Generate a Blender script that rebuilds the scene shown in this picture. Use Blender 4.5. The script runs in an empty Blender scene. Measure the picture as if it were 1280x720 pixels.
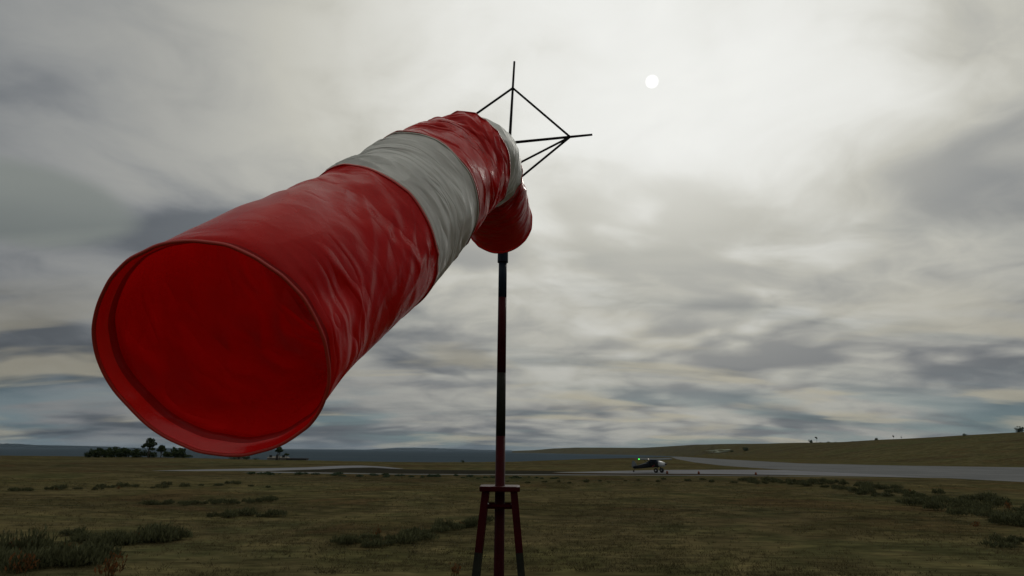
import bpy, bmesh, math, random
import numpy as np
from mathutils import Vector, Matrix, noise

random.seed(7)
rng = np.random.default_rng(11)
R = math.radians
scene = bpy.context.scene
col = scene.collection

# ------------------------------------------------------------------ camera
F = 800.0                      # focal length in pixels of a 1280 px wide frame
EYE = Vector((0.0, 0.0, 4.2))
PITCH, ROLL = R(14.24), R(0.5)
fwd = Vector((0, math.cos(PITCH), math.sin(PITCH)))
up0 = Vector((0, -math.sin(PITCH), math.cos(PITCH)))
rt0 = Vector((1, 0, 0))
rt = rt0 * math.cos(ROLL) + up0 * math.sin(ROLL)
up = up0 * math.cos(ROLL) - rt0 * math.sin(ROLL)
camd = bpy.data.cameras.new('camera')
cam = bpy.data.objects.new('camera', camd)
col.objects.link(cam)
M = Matrix.Identity(4)
for i in range(3):
    M[i][0], M[i][1], M[i][2], M[i][3] = rt[i], up[i], -fwd[i], EYE[i]
cam.matrix_world = M
camd.sensor_width = 36.0
camd.lens = 36.0 * F / 1280.0
camd.clip_start, camd.clip_end = 0.1, 200000.0
scene.camera = cam


def ray(px, py):
    return (fwd + rt * ((px - 640) / F) - up * ((py - 360) / F)).normalized()


def at_depth(px, py, z):
    return EYE + (fwd + rt * ((px - 640) / F) - up * ((py - 360) / F)) * z


def on_ground(px, py, z=0.0):
    d = ray(px, py)
    t = (z - EYE.z) / d.z
    return EYE + d * t


def az_of(px, py=563):
    d = ray(px, py)
    return math.atan2(d.x, d.y)


def elev_of(px, py):
    d = ray(px, py)
    return math.atan2(d.z, math.hypot(d.x, d.y))


SUN_DIR = ray(815, 102)
SUN_EL = math.asin(SUN_DIR.z)
SUN_AZ = math.atan2(SUN_DIR.x, SUN_DIR.y)


# ------------------------------------------------------------------ materials
def new_mat(name):
    m = bpy.data.materials.new(name)
    m.use_nodes = True
    nt = m.node_tree
    nt.nodes.clear()
    out = nt.nodes.new('ShaderNodeOutputMaterial')
    return m, nt, out


def N(nt, typ, **kw):
    n = nt.nodes.new(typ)
    for k, v in kw.items():
        if k.startswith('_'):
            setattr(n, k[1:], v)
        else:
            n.inputs[k].default_value = v
    return n


def ramp(nt, fac, stops):
    n = nt.nodes.new('ShaderNodeValToRGB')
    cr = n.color_ramp
    cr.elements[0].position, cr.elements[0].color = stops[0][0], (*stops[0][1], 1)
    cr.elements[1].position, cr.elements[1].color = stops[-1][0], (*stops[-1][1], 1)
    for p, c in stops[1:-1]:
        e = cr.elements.new(p)
        e.color = (*c, 1)
    nt.links.new(fac, n.inputs[0])
    return n.outputs[0]


def math_n(nt, op, a, b=None, c=None, clamp=False):
    n = nt.nodes.new('ShaderNodeMath')
    n.operation = op
    n.use_clamp = clamp
    for i, v in enumerate((a, b, c)):
        if v is None:
            continue
        if isinstance(v, (int, float)):
            n.inputs[i].default_value = v
        else:
            nt.links.new(v, n.inputs[i])
    return n.outputs[0]


def mixc(nt, fac, a, b, mode='MIX'):
    n = nt.nodes.new('ShaderNodeMix')
    n.data_type = 'RGBA'
    n.blend_type = mode
    if isinstance(fac, (int, float)):
        n.inputs[0].default_value = fac
    else:
        nt.links.new(fac, n.inputs[0])
    for i, v in ((6, a), (7, b)):
        if isinstance(v, tuple):
            n.inputs[i].default_value = (*v, 1) if len(v) == 3 else v
        else:
            nt.links.new(v, n.inputs[i])
    return n.outputs[2]


def simple(name, color, rough=0.6, metal=0.0, var=0.12, scale=6.0, bump=0.0, spec=0.5, emit=None, estr=0.0, bscale=None):
    m, nt, out = new_mat(name)
    tc = N(nt, 'ShaderNodeTexCoord')
    nz = N(nt, 'ShaderNodeTexNoise', Scale=scale, Detail=5.0, Roughness=0.6)
    nt.links.new(tc.outputs['Object'], nz.inputs['Vector'])
    lo = tuple(c * (1 - var) for c in color)
    hi = tuple(min(1, c * (1 + var)) for c in color)
    c = ramp(nt, nz.outputs[0], [(0.3, lo), (0.7, hi)])
    b = N(nt, 'ShaderNodeBsdfPrincipled', Roughness=rough, Metallic=metal)
    b.inputs['Specular IOR Level'].default_value = spec
    nt.links.new(c, b.inputs['Base Color'])
    if emit:
        b.inputs['Emission Color'].default_value = (*emit, 1)
        b.inputs['Emission Strength'].default_value = estr
    if bump:
        n2 = N(nt, 'ShaderNodeTexNoise', Scale=bscale or scale * 4, Detail=4.0)
        nt.links.new(tc.outputs['Object'], n2.inputs['Vector'])
        bp = N(nt, 'ShaderNodeBump', Strength=bump, Distance=0.02)
        nt.links.new(n2.outputs[0], bp.inputs['Height'])
        nt.links.new(bp.outputs[0], b.inputs['Normal'])
    nt.links.new(b.outputs[0], out.inputs[0])
    return m


def fabric(name, color, trans, rough=0.4, tfac=0.3, spec=0.5):
    m, nt, out = new_mat(name)
    tc = N(nt, 'ShaderNodeTexCoord')
    nz = N(nt, 'ShaderNodeTexNoise', Scale=2.3, Detail=6.0, Roughness=0.62)
    nt.links.new(tc.outputs['Object'], nz.inputs['Vector'])
    c = ramp(nt, nz.outputs[0], [(0.32, tuple(x * 0.8 for x in color)), (0.68, color)])
    # creases running round the sleeve, from the stored (cos, sin, length) coordinate
    at = N(nt, 'ShaderNodeAttribute')
    at.attribute_name = 'sleeve'
    ak = N(nt, 'ShaderNodeAttribute')
    ak.attribute_name = 'crinkle'

    def crease(sc, scale, detail, dist):
        mp = N(nt, 'ShaderNodeMapping')
        mp.inputs['Scale'].default_value = sc
        nt.links.new(at.outputs['Vector'], mp.inputs[0])
        n_ = N(nt, 'ShaderNodeTexNoise', Scale=scale, Detail=detail, Roughness=0.5, Distortion=dist)
        nt.links.new(mp.outputs[0], n_.inputs['Vector'])
        return n_.outputs[0]
    r1 = crease((0.8, 0.8, 4.6), 1.0, 1.0, 0.35)
    r2 = crease((1.3, 1.3, 9.0), 1.0, 1.0, 0.5)
    ridge = math_n(nt, 'ABSOLUTE', math_n(nt, 'SUBTRACT', r2, 0.5))
    hh = math_n(nt, 'MULTIPLY_ADD', ridge, -0.42, math_n(nt, 'MULTIPLY_ADD', r2, 0.18, r1))
    weave = N(nt, 'ShaderNodeTexNoise', Scale=30.0, Detail=4.0, Roughness=0.6)
    nt.links.new(tc.outputs['Object'], weave.inputs['Vector'])
    hh = math_n(nt, 'MULTIPLY_ADD', weave.outputs[0], 0.012, math_n(nt, 'MULTIPLY', hh, ak.outputs['Fac']))
    bp = N(nt, 'ShaderNodeBump', Strength=0.9, Distance=0.16)
    nt.links.new(hh, bp.inputs['Height'])
    b = N(nt, 'ShaderNodeBsdfPrincipled')
    b.inputs['Specular IOR Level'].default_value = spec
    rr = ramp(nt, nz.outputs[0], [(0.3, (rough * .85,) * 3), (0.7, (min(1, rough * 1.2),) * 3)])
    nt.links.new(rr, b.inputs['Roughness'])
    nt.links.new(c, b.inputs['Base Color'])
    nt.links.new(bp.outputs[0], b.inputs['Normal'])
    t = N(nt, 'ShaderNodeBsdfTranslucent')
    t.inputs['Color'].default_value = (*trans, 1)
    nt.links.new(bp.outputs[0], t.inputs['Normal'])
    mx = N(nt, 'ShaderNodeMixShader', Fac=tfac)
    nt.links.new(b.outputs[0], mx.inputs[1])
    nt.links.new(t.outputs[0], mx.inputs[2])
    nt.links.new(mx.outputs[0], out.inputs[0])
    return m


def leafy(name, c1, c2, scale=0.8, rough=0.75, tfac=0.25, wr=0.5, wn=0.6):
    m, nt, out = new_mat(name)
    g = N(nt, 'ShaderNodeNewGeometry')
    nz = N(nt, 'ShaderNodeTexNoise', Scale=scale, Detail=4.0, Roughness=0.65)
    nt.links.new(g.outputs['Position'], nz.inputs['Vector'])
    rp = g.outputs['Random Per Island']
    f = math_n(nt, 'MULTIPLY_ADD', rp, wr, math_n(nt, 'MULTIPLY_ADD', nz.outputs[0], wn, 0.3 - wn / 2))
    c = ramp(nt, f, [(0.2, c1), (0.85, c2)])
    d = N(nt, 'ShaderNodeBsdfPrincipled', Roughness=rough)
    d.inputs['Specular IOR Level'].default_value = 0.05
    nt.links.new(c, d.inputs['Base Color'])
    t = N(nt, 'ShaderNodeBsdfTranslucent')
    nt.links.new(c, t.inputs['Color'])
    mx = N(nt, 'ShaderNodeMixShader', Fac=tfac)
    nt.links.new(d.outputs[0], mx.inputs[1])
    nt.links.new(t.outputs[0], mx.inputs[2])
    nt.links.new(mx.outputs[0], out.inputs[0])
    return m


# ------------------------------------------------------------------ helpers
def tag(o, label=None, cat=None, group=None, kind=None):
    if label: o['label'] = label
    if cat: o['category'] = cat
    if group: o['group'] = group
    if kind: o['kind'] = kind
    return o


def link_mesh(name, verts, faces, m=None, parent=None, smooth=False):
    me = bpy.data.meshes.new(name)
    if isinstance(verts, np.ndarray):
        verts = verts.tolist()
    if isinstance(faces, np.ndarray):
        faces = faces.tolist()
    me.from_pydata(verts, [], faces)
    me.update()
    if smooth:
        me.polygons.foreach_set('use_smooth', [True] * len(me.polygons))
    if m:
        me.materials.append(m)
    o = bpy.data.objects.new(name, me)
    col.objects.link(o)
    if parent:
        o.parent = parent
    return o


def empty(name, loc, rz=0.0):
    o = bpy.data.objects.new(name, None)
    o.location = loc
    o.rotation_euler = (0, 0, rz)
    o.empty_display_size = 0.3
    col.objects.link(o)
    return o


class MB:
    def __init__(s):
        s.v, s.f = [], []

    def add(s, vs, fs):
        b = len(s.v)
        s.v += [tuple(v) for v in vs]
        s.f += [[i + b for i in f] for f in fs]

    def box(s, c, size, mat=None):
        x, y, z = (k / 2 for k in size)
        vs = [Vector((sx * x, sy * y, sz * z)) for sx in (-1, 1) for sy in (-1, 1) for sz in (-1, 1)]
        if mat:
            vs = [mat @ v for v in vs]
        s.add([v + Vector(c) for v in vs],
              [(0, 1, 3, 2), (4, 6, 7, 5), (0, 4, 5, 1), (2, 3, 7, 6), (0, 2, 6, 4), (1, 5, 7, 3)])

    def tube(s, pts, rads, n=10, cap=True, phase=0.0):
        pts = [Vector(p) for p in pts]
        if isinstance(rads, (int, float)):
            rads = [rads] * len(pts)
        b = len(s.v)
        ref = None
        for i, p in enumerate(pts):
            t = (pts[min(i + 1, len(pts) - 1)] - pts[max(i - 1, 0)]).normalized()
            if ref is None:
                ref = t.orthogonal().normalized()
                if abs(t.z) > 0.9:
                    ref = (Vector((1, 0, 0)) - t * t.x).normalized()
            u = (ref - t * ref.dot(t)).normalized()
            ref = u
            w = t.cross(u)
            for k in range(n):
                a = 2 * math.pi * k / n + phase
                s.v.append(tuple(p + (u * math.cos(a) + w * math.sin(a)) * rads[i]))
        for i in range(len(pts) - 1):
            for k in range(n):
                k2 = (k + 1) % n
                s.f.append([b + i * n + k, b + i * n + k2, b + (i + 1) * n + k2, b + (i + 1) * n + k])
        if cap:
            s.f.append([b + k for k in range(n)][::-1])
            s.f.append([b + (len(pts) - 1) * n + k for k in range(n)])

    def loft(s, rings, cap=True):
        b = len(s.v)
        n = len(rings[0])
        for r_ in rings:
            s.v += [tuple(v) for v in r_]
        for i in range(len(rings) - 1):
            for k in range(n):
                k2 = (k + 1) % n
                s.f.append([b + i * n + k, b + i * n + k2, b + (i + 1) * n + k2, b + (i + 1) * n + k])
        if cap:
            s.f.append([b + k for k in range(n)][::-1])
            s.f.append([b + (len(rings) - 1) * n + k for k in range(n)])

    def build(s, name, m, parent=None, smooth=False, bevel=0.0):
        o = link_mesh(name, s.v, s.f, m, parent, smooth)
        if bevel:
            md = o.modifiers.new('bevel', 'BEVEL')
            md.width = bevel
            md.segments = 2
            md.limit_method = 'ANGLE'
        return o


def copy_tree(o, parent=None):
    c = o.copy()
    col.objects.link(c)
    if parent:
        c.parent = parent
    for ch in list(o.children):
        copy_tree(ch, c)
    return c


def smoothstep(a, b, x):
    t = np.clip((x - a) / (b - a), 0, 1)
    return t * t * (3 - 2 * t)


# ------------------------------------------------------------------ world: overcast sky
world = bpy.data.worlds.new('World')
scene.world = world
world.use_nodes = True
nt = world.node_tree
nt.nodes.clear()
wout = N(nt, 'ShaderNodeOutputWorld')
bg = N(nt, 'ShaderNodeBackground', Strength=0.1)
nt.links.new(bg.outputs[0], wout.inputs[0])
sky = nt.nodes.new('ShaderNodeTexSky')
sky.sky_type = 'NISHITA'
sky.sun_disc = False
sky.sun_elevation = SUN_EL
sky.sun_rotation = SUN_AZ
sky.air_density = 1.0
sky.dust_density = 1.0
tc = N(nt, 'ShaderNodeTexCoord')
D = tc.outputs['Generated']


def vmath(op, a, b=None):
    n = nt.nodes.new('ShaderNodeVectorMath')
    n.operation = op
    for i, v in enumerate((a, b)):
        if v is None:
            continue
        if isinstance(v, tuple):
            n.inputs[i].default_value = v
        else:
            nt.links.new(v, n.inputs[i])
    return n


def mth(op, a, b=None, c=None, clamp=False):
    return math_n(nt, op, a, b, c, clamp)


def sstep(x, a, b):
    n = nt.nodes.new('ShaderNodeMapRange')
    n.interpolation_type = 'SMOOTHSTEP'
    n.inputs[1].default_value = a
    n.inputs[2].default_value = b
    nt.links.new(x, n.inputs[0])
    return n.outputs[0]


def comb(x, y, z=0.0):
    n = nt.nodes.new('ShaderNodeCombineXYZ')
    for i, v in enumerate((x, y, z)):
        if isinstance(v, (int, float)):
            n.inputs[i].default_value = v
        else:
            nt.links.new(v, n.inputs[i])
    return n.outputs[0]


def wnoise(vec, scale, detail=5.0, rough=0.55, dist=0.0):
    n = N(nt, 'ShaderNodeTexNoise', Scale=scale, Detail=detail, Roughness=rough, Distortion=dist)
    nt.links.new(vec, n.inputs['Vector'])
    return n


sep = N(nt, 'ShaderNodeSeparateXYZ')
nt.links.new(D, sep.inputs[0])
DX, DY, DZ = sep.outputs
zc = mth('MAXIMUM', DZ, 0.0)
den = mth('ADD', zc, 0.17)
PX, PY = mth('DIVIDE', DX, den), mth('DIVIDE', DY, den)
P = comb(PX, PY, 15.8)                       # a flat cloud deck seen from below
wob = wnoise(P, 0.8, 3.0)
Pw = vmath('ADD', P, vmath('SCALE', vmath('SUBTRACT', wob.outputs['Color'], (0.5, 0.5, 0.5)).outputs[0]).outputs[0])
for n_ in nt.nodes:
    if n_.type == 'VECT_MATH' and n_.operation == 'SCALE':
        n_.inputs['Scale'].default_value = 1.0
Pw = Pw.outputs[0]
big = wnoise(Pw, 0.95, 4.0, 0.5).outputs[0]
mid = wnoise(Pw, 2.4, 6.0, 0.5, 0.1).outputs[0]
fine = wnoise(Pw, 7.0, 7.0, 0.55, 0.2).outputs[0]
vor = nt.nodes.new('ShaderNodeTexVoronoi')
vor.feature = 'SMOOTH_F1'
vor.inputs['Scale'].default_value = 3.3
vor.inputs['Smoothness'].default_value = 0.4
nt.links.new(Pw, vor.inputs['Vector'])
lump = vor.outputs['Distance']              # pouches hanging below the deck
dotS = vmath('DOT_PRODUCT', D, tuple(SUN_DIR)).outputs['Value']
ang = mth('ARCCOSINE', mth('MINIMUM', dotS, 0.99999))
patchy = sstep(wnoise(comb(PX, PY, 40.0), 0.9, 2.0).outputs[0], 0.42, 0.62)      # lumps show only in places
hi = sstep(DZ, 0.62, 0.30)
lumpw = mth('MULTIPLY', lump, mth('MULTIPLY', mth('MULTIPLY_ADD', patchy, 0.50, 0.14), mth('MULTIPLY_ADD', hi, 0.7, 0.3)))
th = mth('MULTIPLY_ADD', big, 0.72, mth('MULTIPLY_ADD', mid, 0.42, mth('MULTIPLY_ADD', fine, 0.27, lumpw)))
dens = sstep(th, 0.60, 1.12)


def gauss(sig):
    return mth('POWER', 2.71828, mth('MULTIPLY', mth('MULTIPLY', ang, ang), -1.0 / (2 * sig ** 2)))


# light reaching the underside of the deck: forward scattering round the sun, zenith brightened out of view
g1, g2 = gauss(0.25), gauss(0.37)
zen = sstep(DZ, 0.60, 0.95)
base = mth('MULTIPLY_ADD', g2, 0.70, mth('MULTIPLY_ADD', zen, 0.22, mth('MULTIPLY_ADD', sstep(DY, 0.15, -0.45), 0.24, 0.230)))  # zenith and unseen sky behind the camera raised, added to light the windsock
att = mth('SUBTRACT', 1.10, mth('MULTIPLY', dens, mth('SUBTRACT', 0.64, mth('MULTIPLY', g1, 0.34))))
lum = mth('MULTIPLY', base, att)
lum = mth('MINIMUM', lum, mth('MULTIPLY_ADD', lum, 0.45, 0.44))
# one pale lens shaped cloud low on the left
LC = ray(28, 252)
lx = Vector((LC.y, -LC.x, 0)).normalized()
ly = lx.cross(LC)
la = mth('MULTIPLY', vmath('DOT_PRODUCT', D, tuple(lx)).outputs['Value'], 1 / 0.118)
lb = mth('MULTIPLY', vmath('DOT_PRODUCT', D, tuple(ly)).outputs['Value'], 1 / 0.052)
lr = mth('ADD', mth('MULTIPLY', la, la), mth('MULTIPLY', lb, lb))
lr = mth('ADD', lr, mth('MULTIPLY_ADD', mid, 1.2, -0.6))
front = sstep(vmath('DOT_PRODUCT', D, tuple(LC)).outputs['Value'], 0.5, 0.6)
lens = mth('MULTIPLY', sstep(lr, 1.30, 0.45), front)
tint = ramp(nt, lum, [(0.10, (0.88, 0.99, 1.12)), (0.25, (0.96, 1.0, 1.02)), (0.36, (1.0, 1.005, 0.955)), (0.52, (1.025, 1.01, 0.905)), (0.85, (1.0, 1.005, 0.965))])
cloud = mixc(nt, 1.0, tint, comb(lum, lum, lum), 'MULTIPLY')
cloud = mixc(nt, mth('MULTIPLY', lens, 0.9), cloud, (0.225, 0.245, 0.230))
# low down the deck breaks up: blue gaps and cream lit edges in thin layers
PL = comb(mth('MULTIPLY', PX, 0.5), PY, 9.0)
gapn = wnoise(PL, 1.5, 5.0, 0.55, 0.3).outputs[0]
strk = wnoise(comb(mth('MULTIPLY', PX, 0.5), PY, 21.0), 1.9, 4.0, 0.5, 0.4).outputs[0]
low = mth('SUBTRACT', 1.0, sstep(DZ, 0.02, 0.12))
low2 = mth('SUBTRACT', 1.0, sstep(DZ, 0.07, 0.26))
gap = mth('MULTIPLY', sstep(gapn, 0.44, 0.60), low)
cream = mth('MULTIPLY', sstep(strk, 0.52, 0.66), low2)
blue = mixc(nt, 1.0, sky.outputs[0], (0.020, 0.027, 0.029), 'MULTIPLY')
blue = mixc(nt, 0.7, blue, (0.125, 0.20, 0.245))
dim = mth('SUBTRACT', 1.0, mth('MULTIPLY', mth('SUBTRACT', 1.0, sstep(DZ, 0.0, 0.40)), 0.26))
cloud = mixc(nt, 1.0, cloud, comb(dim, dim, dim), 'MULTIPLY')
lay = wnoise(comb(mth('MULTIPLY', PX, 0.42), mth('MULTIPLY', PY, 1.25), 33.0), 1.5, 5.0, 0.52, 0.2).outputs[0]
dk = mth('SUBTRACT', 1.0, mth('MULTIPLY', mth('MULTIPLY', sstep(lay, 0.44, 0.66), mth('SUBTRACT', 1.0, sstep(DZ, 0.16, 0.36))), 0.35))
cloud = mixc(nt, 1.0, cloud, comb(mth('POWER', dk, 1.12), dk, mth('POWER', dk, 0.86)), 'MULTIPLY')
c1 = mixc(nt, mth('MULTIPLY', gap, 0.7), cloud, blue)
c2 = mixc(nt, mth('MULTIPLY', cream, 0.70), c1, mixc(nt, g2, (0.33, 0.305, 0.235), (0.60, 0.55, 0.42)))
# the sun itself, a small white disc through the veil
disc = sstep(ang, R(0.60), R(0.42))
c3 = mixc(nt, disc, c2, (1.2, 1.2, 1.18))
# below the horizon the world is dim ground colour
belowf = sstep(DZ, -0.02, 0.0)
c4 = mixc(nt, belowf, (0.05, 0.05, 0.045), c3)
fin = mixc(nt, 1.0, c4, (10.0, 10.0, 10.0), 'MULTIPLY')
nt.links.new(fin, bg.inputs['Color'])

sund = bpy.data.lights.new('sun', 'SUN')
sund.energy = 0.75
sund.angle = R(14)
sund.color = (1.0, 0.96, 0.88)
suno = bpy.data.objects.new('sun', sund)
suno.rotation_euler = (-SUN_DIR).to_track_quat('-Z', 'Y').to_euler()
suno.location = (20, 40, 60)
col.objects.link(suno)

vs = scene.view_settings
vs.view_transform = 'Standard'
vs.look = 'None'
vs.exposure = 0.0
vs.gamma = 1.0
vs.use_curve_mapping = False

# ------------------------------------------------------------------ terrain
SEA_Z = -15.0
# coast distance, start of the rising land, ridge line (as picture bearings turned into azimuths)
coast_tab = [(-900, 420), (-400, 400), (0, 372), (100, 350), (200, 330), (300, 285), (380, 262), (470, 238), (560, 240), (640, 258),
             (700, 320), (760, 400), (800, 460), (840, 560), (866, 760), (882, 1500), (892, 9000), (2000, 9000)]
ridge_tab = [(640, 6500, 563.6, 5600), (668, 6200, 562.6, 5400), (690, 5600, 560.6, 4900), (720, 5200, 559.4, 4500), (760, 4800, 559.5, 4200),
             (800, 4400, 559.8, 3700), (840, 3800, 557.6, 3000), (870, 3300, 555.8, 2300), (900, 2800, 555.4, 1500), (960, 2200, 555.2, 900),
             (1000, 1900, 554.4, 700), (1060, 1500, 553.3, 520), (1100, 1350, 551.2, 440), (1160, 1200, 548.4, 380), (1200, 1150, 546.2, 350),
             (1280, 1100, 542.4, 310), (1400, 1050, 538, 290), (1700, 1000, 536, 280), (2400, 1000, 548, 300)]
cz_a = np.array([az_of(p) for p, _ in coast_tab]); cz_r = np.array([r for _, r in coast_tab], float)
rz_a = np.array([az_of(t[0]) for t in ridge_tab])
rz_r = np.array([t[1] for t in ridge_tab], float)
rz_h = np.array([EYE.z + t[1] * math.tan(elev_of(t[0], t[2])) for t in ridge_tab])
rz_s = np.array([t[3] for t in ridge_tab], float)
A_SEA0 = az_of(640)


def fbm2(x, y, s, oct=4):
    return noise.fractal(Vector((x * s, y * s, 4.7)), 1.0, 2.0, oct)


# the paved strips, as ground polygons (drawn later, kept flat here)
def poly_px(pts):
    return [on_ground(x, y).to_2d() for x, y in pts]


RUNWAY = poly_px([(1700, 622), (1450, 610.5), (1280, 602.6), (1140, 595.5), (1040, 590.0), (960, 586.0), (905, 582.2), (868, 578.0), (845, 573.6), (838, 571.0),
                  (852, 570.9), (900, 573.8), (1000, 579.3), (1140, 582.3), (1280, 584.2), (1450, 587.0), (1700, 591)])
TAXI = poly_px([(1180, 597.8), (1090, 595.9), (1000, 594.0), (900, 592.7), (830, 592.2), (760, 591.6), (705, 590.9), (690, 590.5), (720, 590.0), (780, 588.6), (830, 587.5), (900, 587.3), (980, 587.5), (1040, 590.2), (1100, 593.4)])
DARK = poly_px([(340, 589.2), (356, 588.4), (400, 586.9), (440, 585.0), (470, 584.6), (500, 586.6), (560, 587.6), (640, 588.2), (720, 588.9), (690, 590.2), (700, 591.3), (740, 592.0), (700, 592.6), (600, 592.6), (500, 591.9), (420, 590.6)])
STRIP = poly_px([(188, 588.3), (230, 587.4), (300, 586.0), (380, 584.3), (425, 582.2), (452, 581.9), (480, 583.4), (506, 586.1), (490, 585.9), (466, 584.3), (440, 584.7),
                 (400, 586.6), (350, 588.1), (330, 589.1), (300, 588.6), (240, 588.8)])
STRIP2 = poly_px([(300, 590.4), (338, 589.5), (420, 591.0), (500, 592.3), (600, 593.0), (700, 593.0), (800, 593.6), (900, 594.0), (1000, 595.0), (1100, 597.0), (1000, 595.6), (900, 594.8), (760, 594.2), (600, 593.7), (480, 593.0), (380, 591.6)])
VERGE = poly_px([(690, 591.6), (760, 592.1), (830, 592.7), (900, 593.1), (985, 593.9), (985, 594.4), (900, 593.9), (760, 593.3), (690, 592.8)])
CENTERS = []
for pl in (RUNWAY, TAXI, DARK, STRIP, STRIP2):
    for i in range(len(pl)):
        a, b = pl[i], pl[(i + 1) % len(pl)]
        CENTERS.append((a, b))
SEG = np.array([[a.x, a.y, b.x, b.y] for a, b in CENTERS])
POLYS = [np.array([[p.x, p.y] for p in pl]) for pl in (RUNWAY, TAXI, DARK, STRIP, STRIP2)]


def pave_dist(x, y):
    """distance from the paved strips (0 inside)"""
    x, y = np.atleast_1d(x).astype(float), np.atleast_1d(y).astype(float)
    d = np.full(x.shape, 1e9)
    for x0, y0, x1, y1 in SEG:
        dx, dy = x1 - x0, y1 - y0
        t = np.clip(((x - x0) * dx + (y - y0) * dy) / (dx * dx + dy * dy + 1e-9), 0, 1)
        d = np.minimum(d, np.hypot(x - x0 - t * dx, y - y0 - t * dy))
    for pl in POLYS:
        ins = np.zeros(x.shape, bool)
        j = len(pl) - 1
        for i in range(len(pl)):
            xi, yi, xj, yj = pl[i][0], pl[i][1], pl[j][0], pl[j][1]
            c = ((yi > y) != (yj > y)) & (x < (xj - xi) * (y - yi) / (yj - yi + 1e-12) + xi)
            ins ^= c
            j = i
        d[ins] = 0
    return d


def height(x, y, pd=None):
    x, y = np.atleast_1d(x).astype(float), np.atleast_1d(y).astype(float)
    a, r = np.arctan2(x, y), np.hypot(x, y)
    if pd is None:
        pd = pave_dist(x, y)
    nz = np.array([fbm2(u, v, 0.045) for u, v in zip(x, y)])
    nz2 = np.array([fbm2(u, v, 0.0035, 5) for u, v in zip(x, y)])
    und = 0.11 * nz * smoothstep(4, 26, pd) * smoothstep(8, 30, r) * (1 - smoothstep(200, 330, r))
    rc = np.interp(a, cz_a, cz_r)
    rc = np.where((a < cz_a[0]) | (a > R(100)), 700.0, rc)
    rough = np.clip(1 + 0.05 * nz2, 0.9, 1.1)
    cliff = smoothstep(0, 1, (r - rc * rough) / np.maximum(rc * 0.12, 25))
    h = und * (1 - cliff) + (SEA_Z - 4) * cliff
    # far land and the hill
    rs, rr, rh = np.interp(a, rz_a, rz_s), np.interp(a, rz_a, rz_r), np.interp(a, rz_a, rz_h)
    on = ((a > A_SEA0) & (a < R(110))).astype(float)
    t = np.clip((r - rs) / np.maximum(rr - rs, 1), 0, 1)
    prof = np.where(t < 1, np.sin(t * math.pi / 2) ** 1.15, 1.0) * np.where(r > rr, np.exp(-((r - rr) / (rr * 0.8)) ** 2), 1.0)
    seafoot = (cz_r.max() * 0.9 > np.interp(a, cz_a, cz_r)).astype(float)
    base0 = np.where(seafoot > 0, SEA_Z - 2.0, 0.0)
    far = base0 + (rh - base0) * prof + nz2 * rh * 0.05 * np.sin(np.clip(t, 0, 1) * math.pi)
    use = on * (r > rs)
    h = np.where(use > 0, np.maximum(h, far), h)
    return h


def hgt(x, y):
    return float(height(x, y)[0])


azs = np.concatenate([np.linspace(-50, 50, 700), np.arange(52, 310, 3.0)]) * math.pi / 180
rads = np.concatenate([np.array([3, 6, 10, 14, 18]), np.geomspace(21, 500, 150), np.geomspace(515, 9000, 90)])
AA, RR = np.meshgrid(azs, rads)
gx, gy = (RR * np.sin(AA)).ravel(), (RR * np.cos(AA)).ravel()
gz = height(gx, gy)
na, nr = len(azs), len(rads)
verts = np.column_stack([gx, gy, gz])
verts = np.vstack([verts, [[0, 0, 0]]])
idx = np.arange(na * nr).reshape(nr, na)
nxt = np.roll(idx, -1, axis=1)
quads = np.stack([idx[:-1], nxt[:-1], nxt[1:], idx[1:]], -1).reshape(-1, 4)[:, ::-1].tolist()
tris = [[na * nr, int(nxt[0][k]), int(idx[0][k])][::-1] for k in range(na)]


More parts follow.
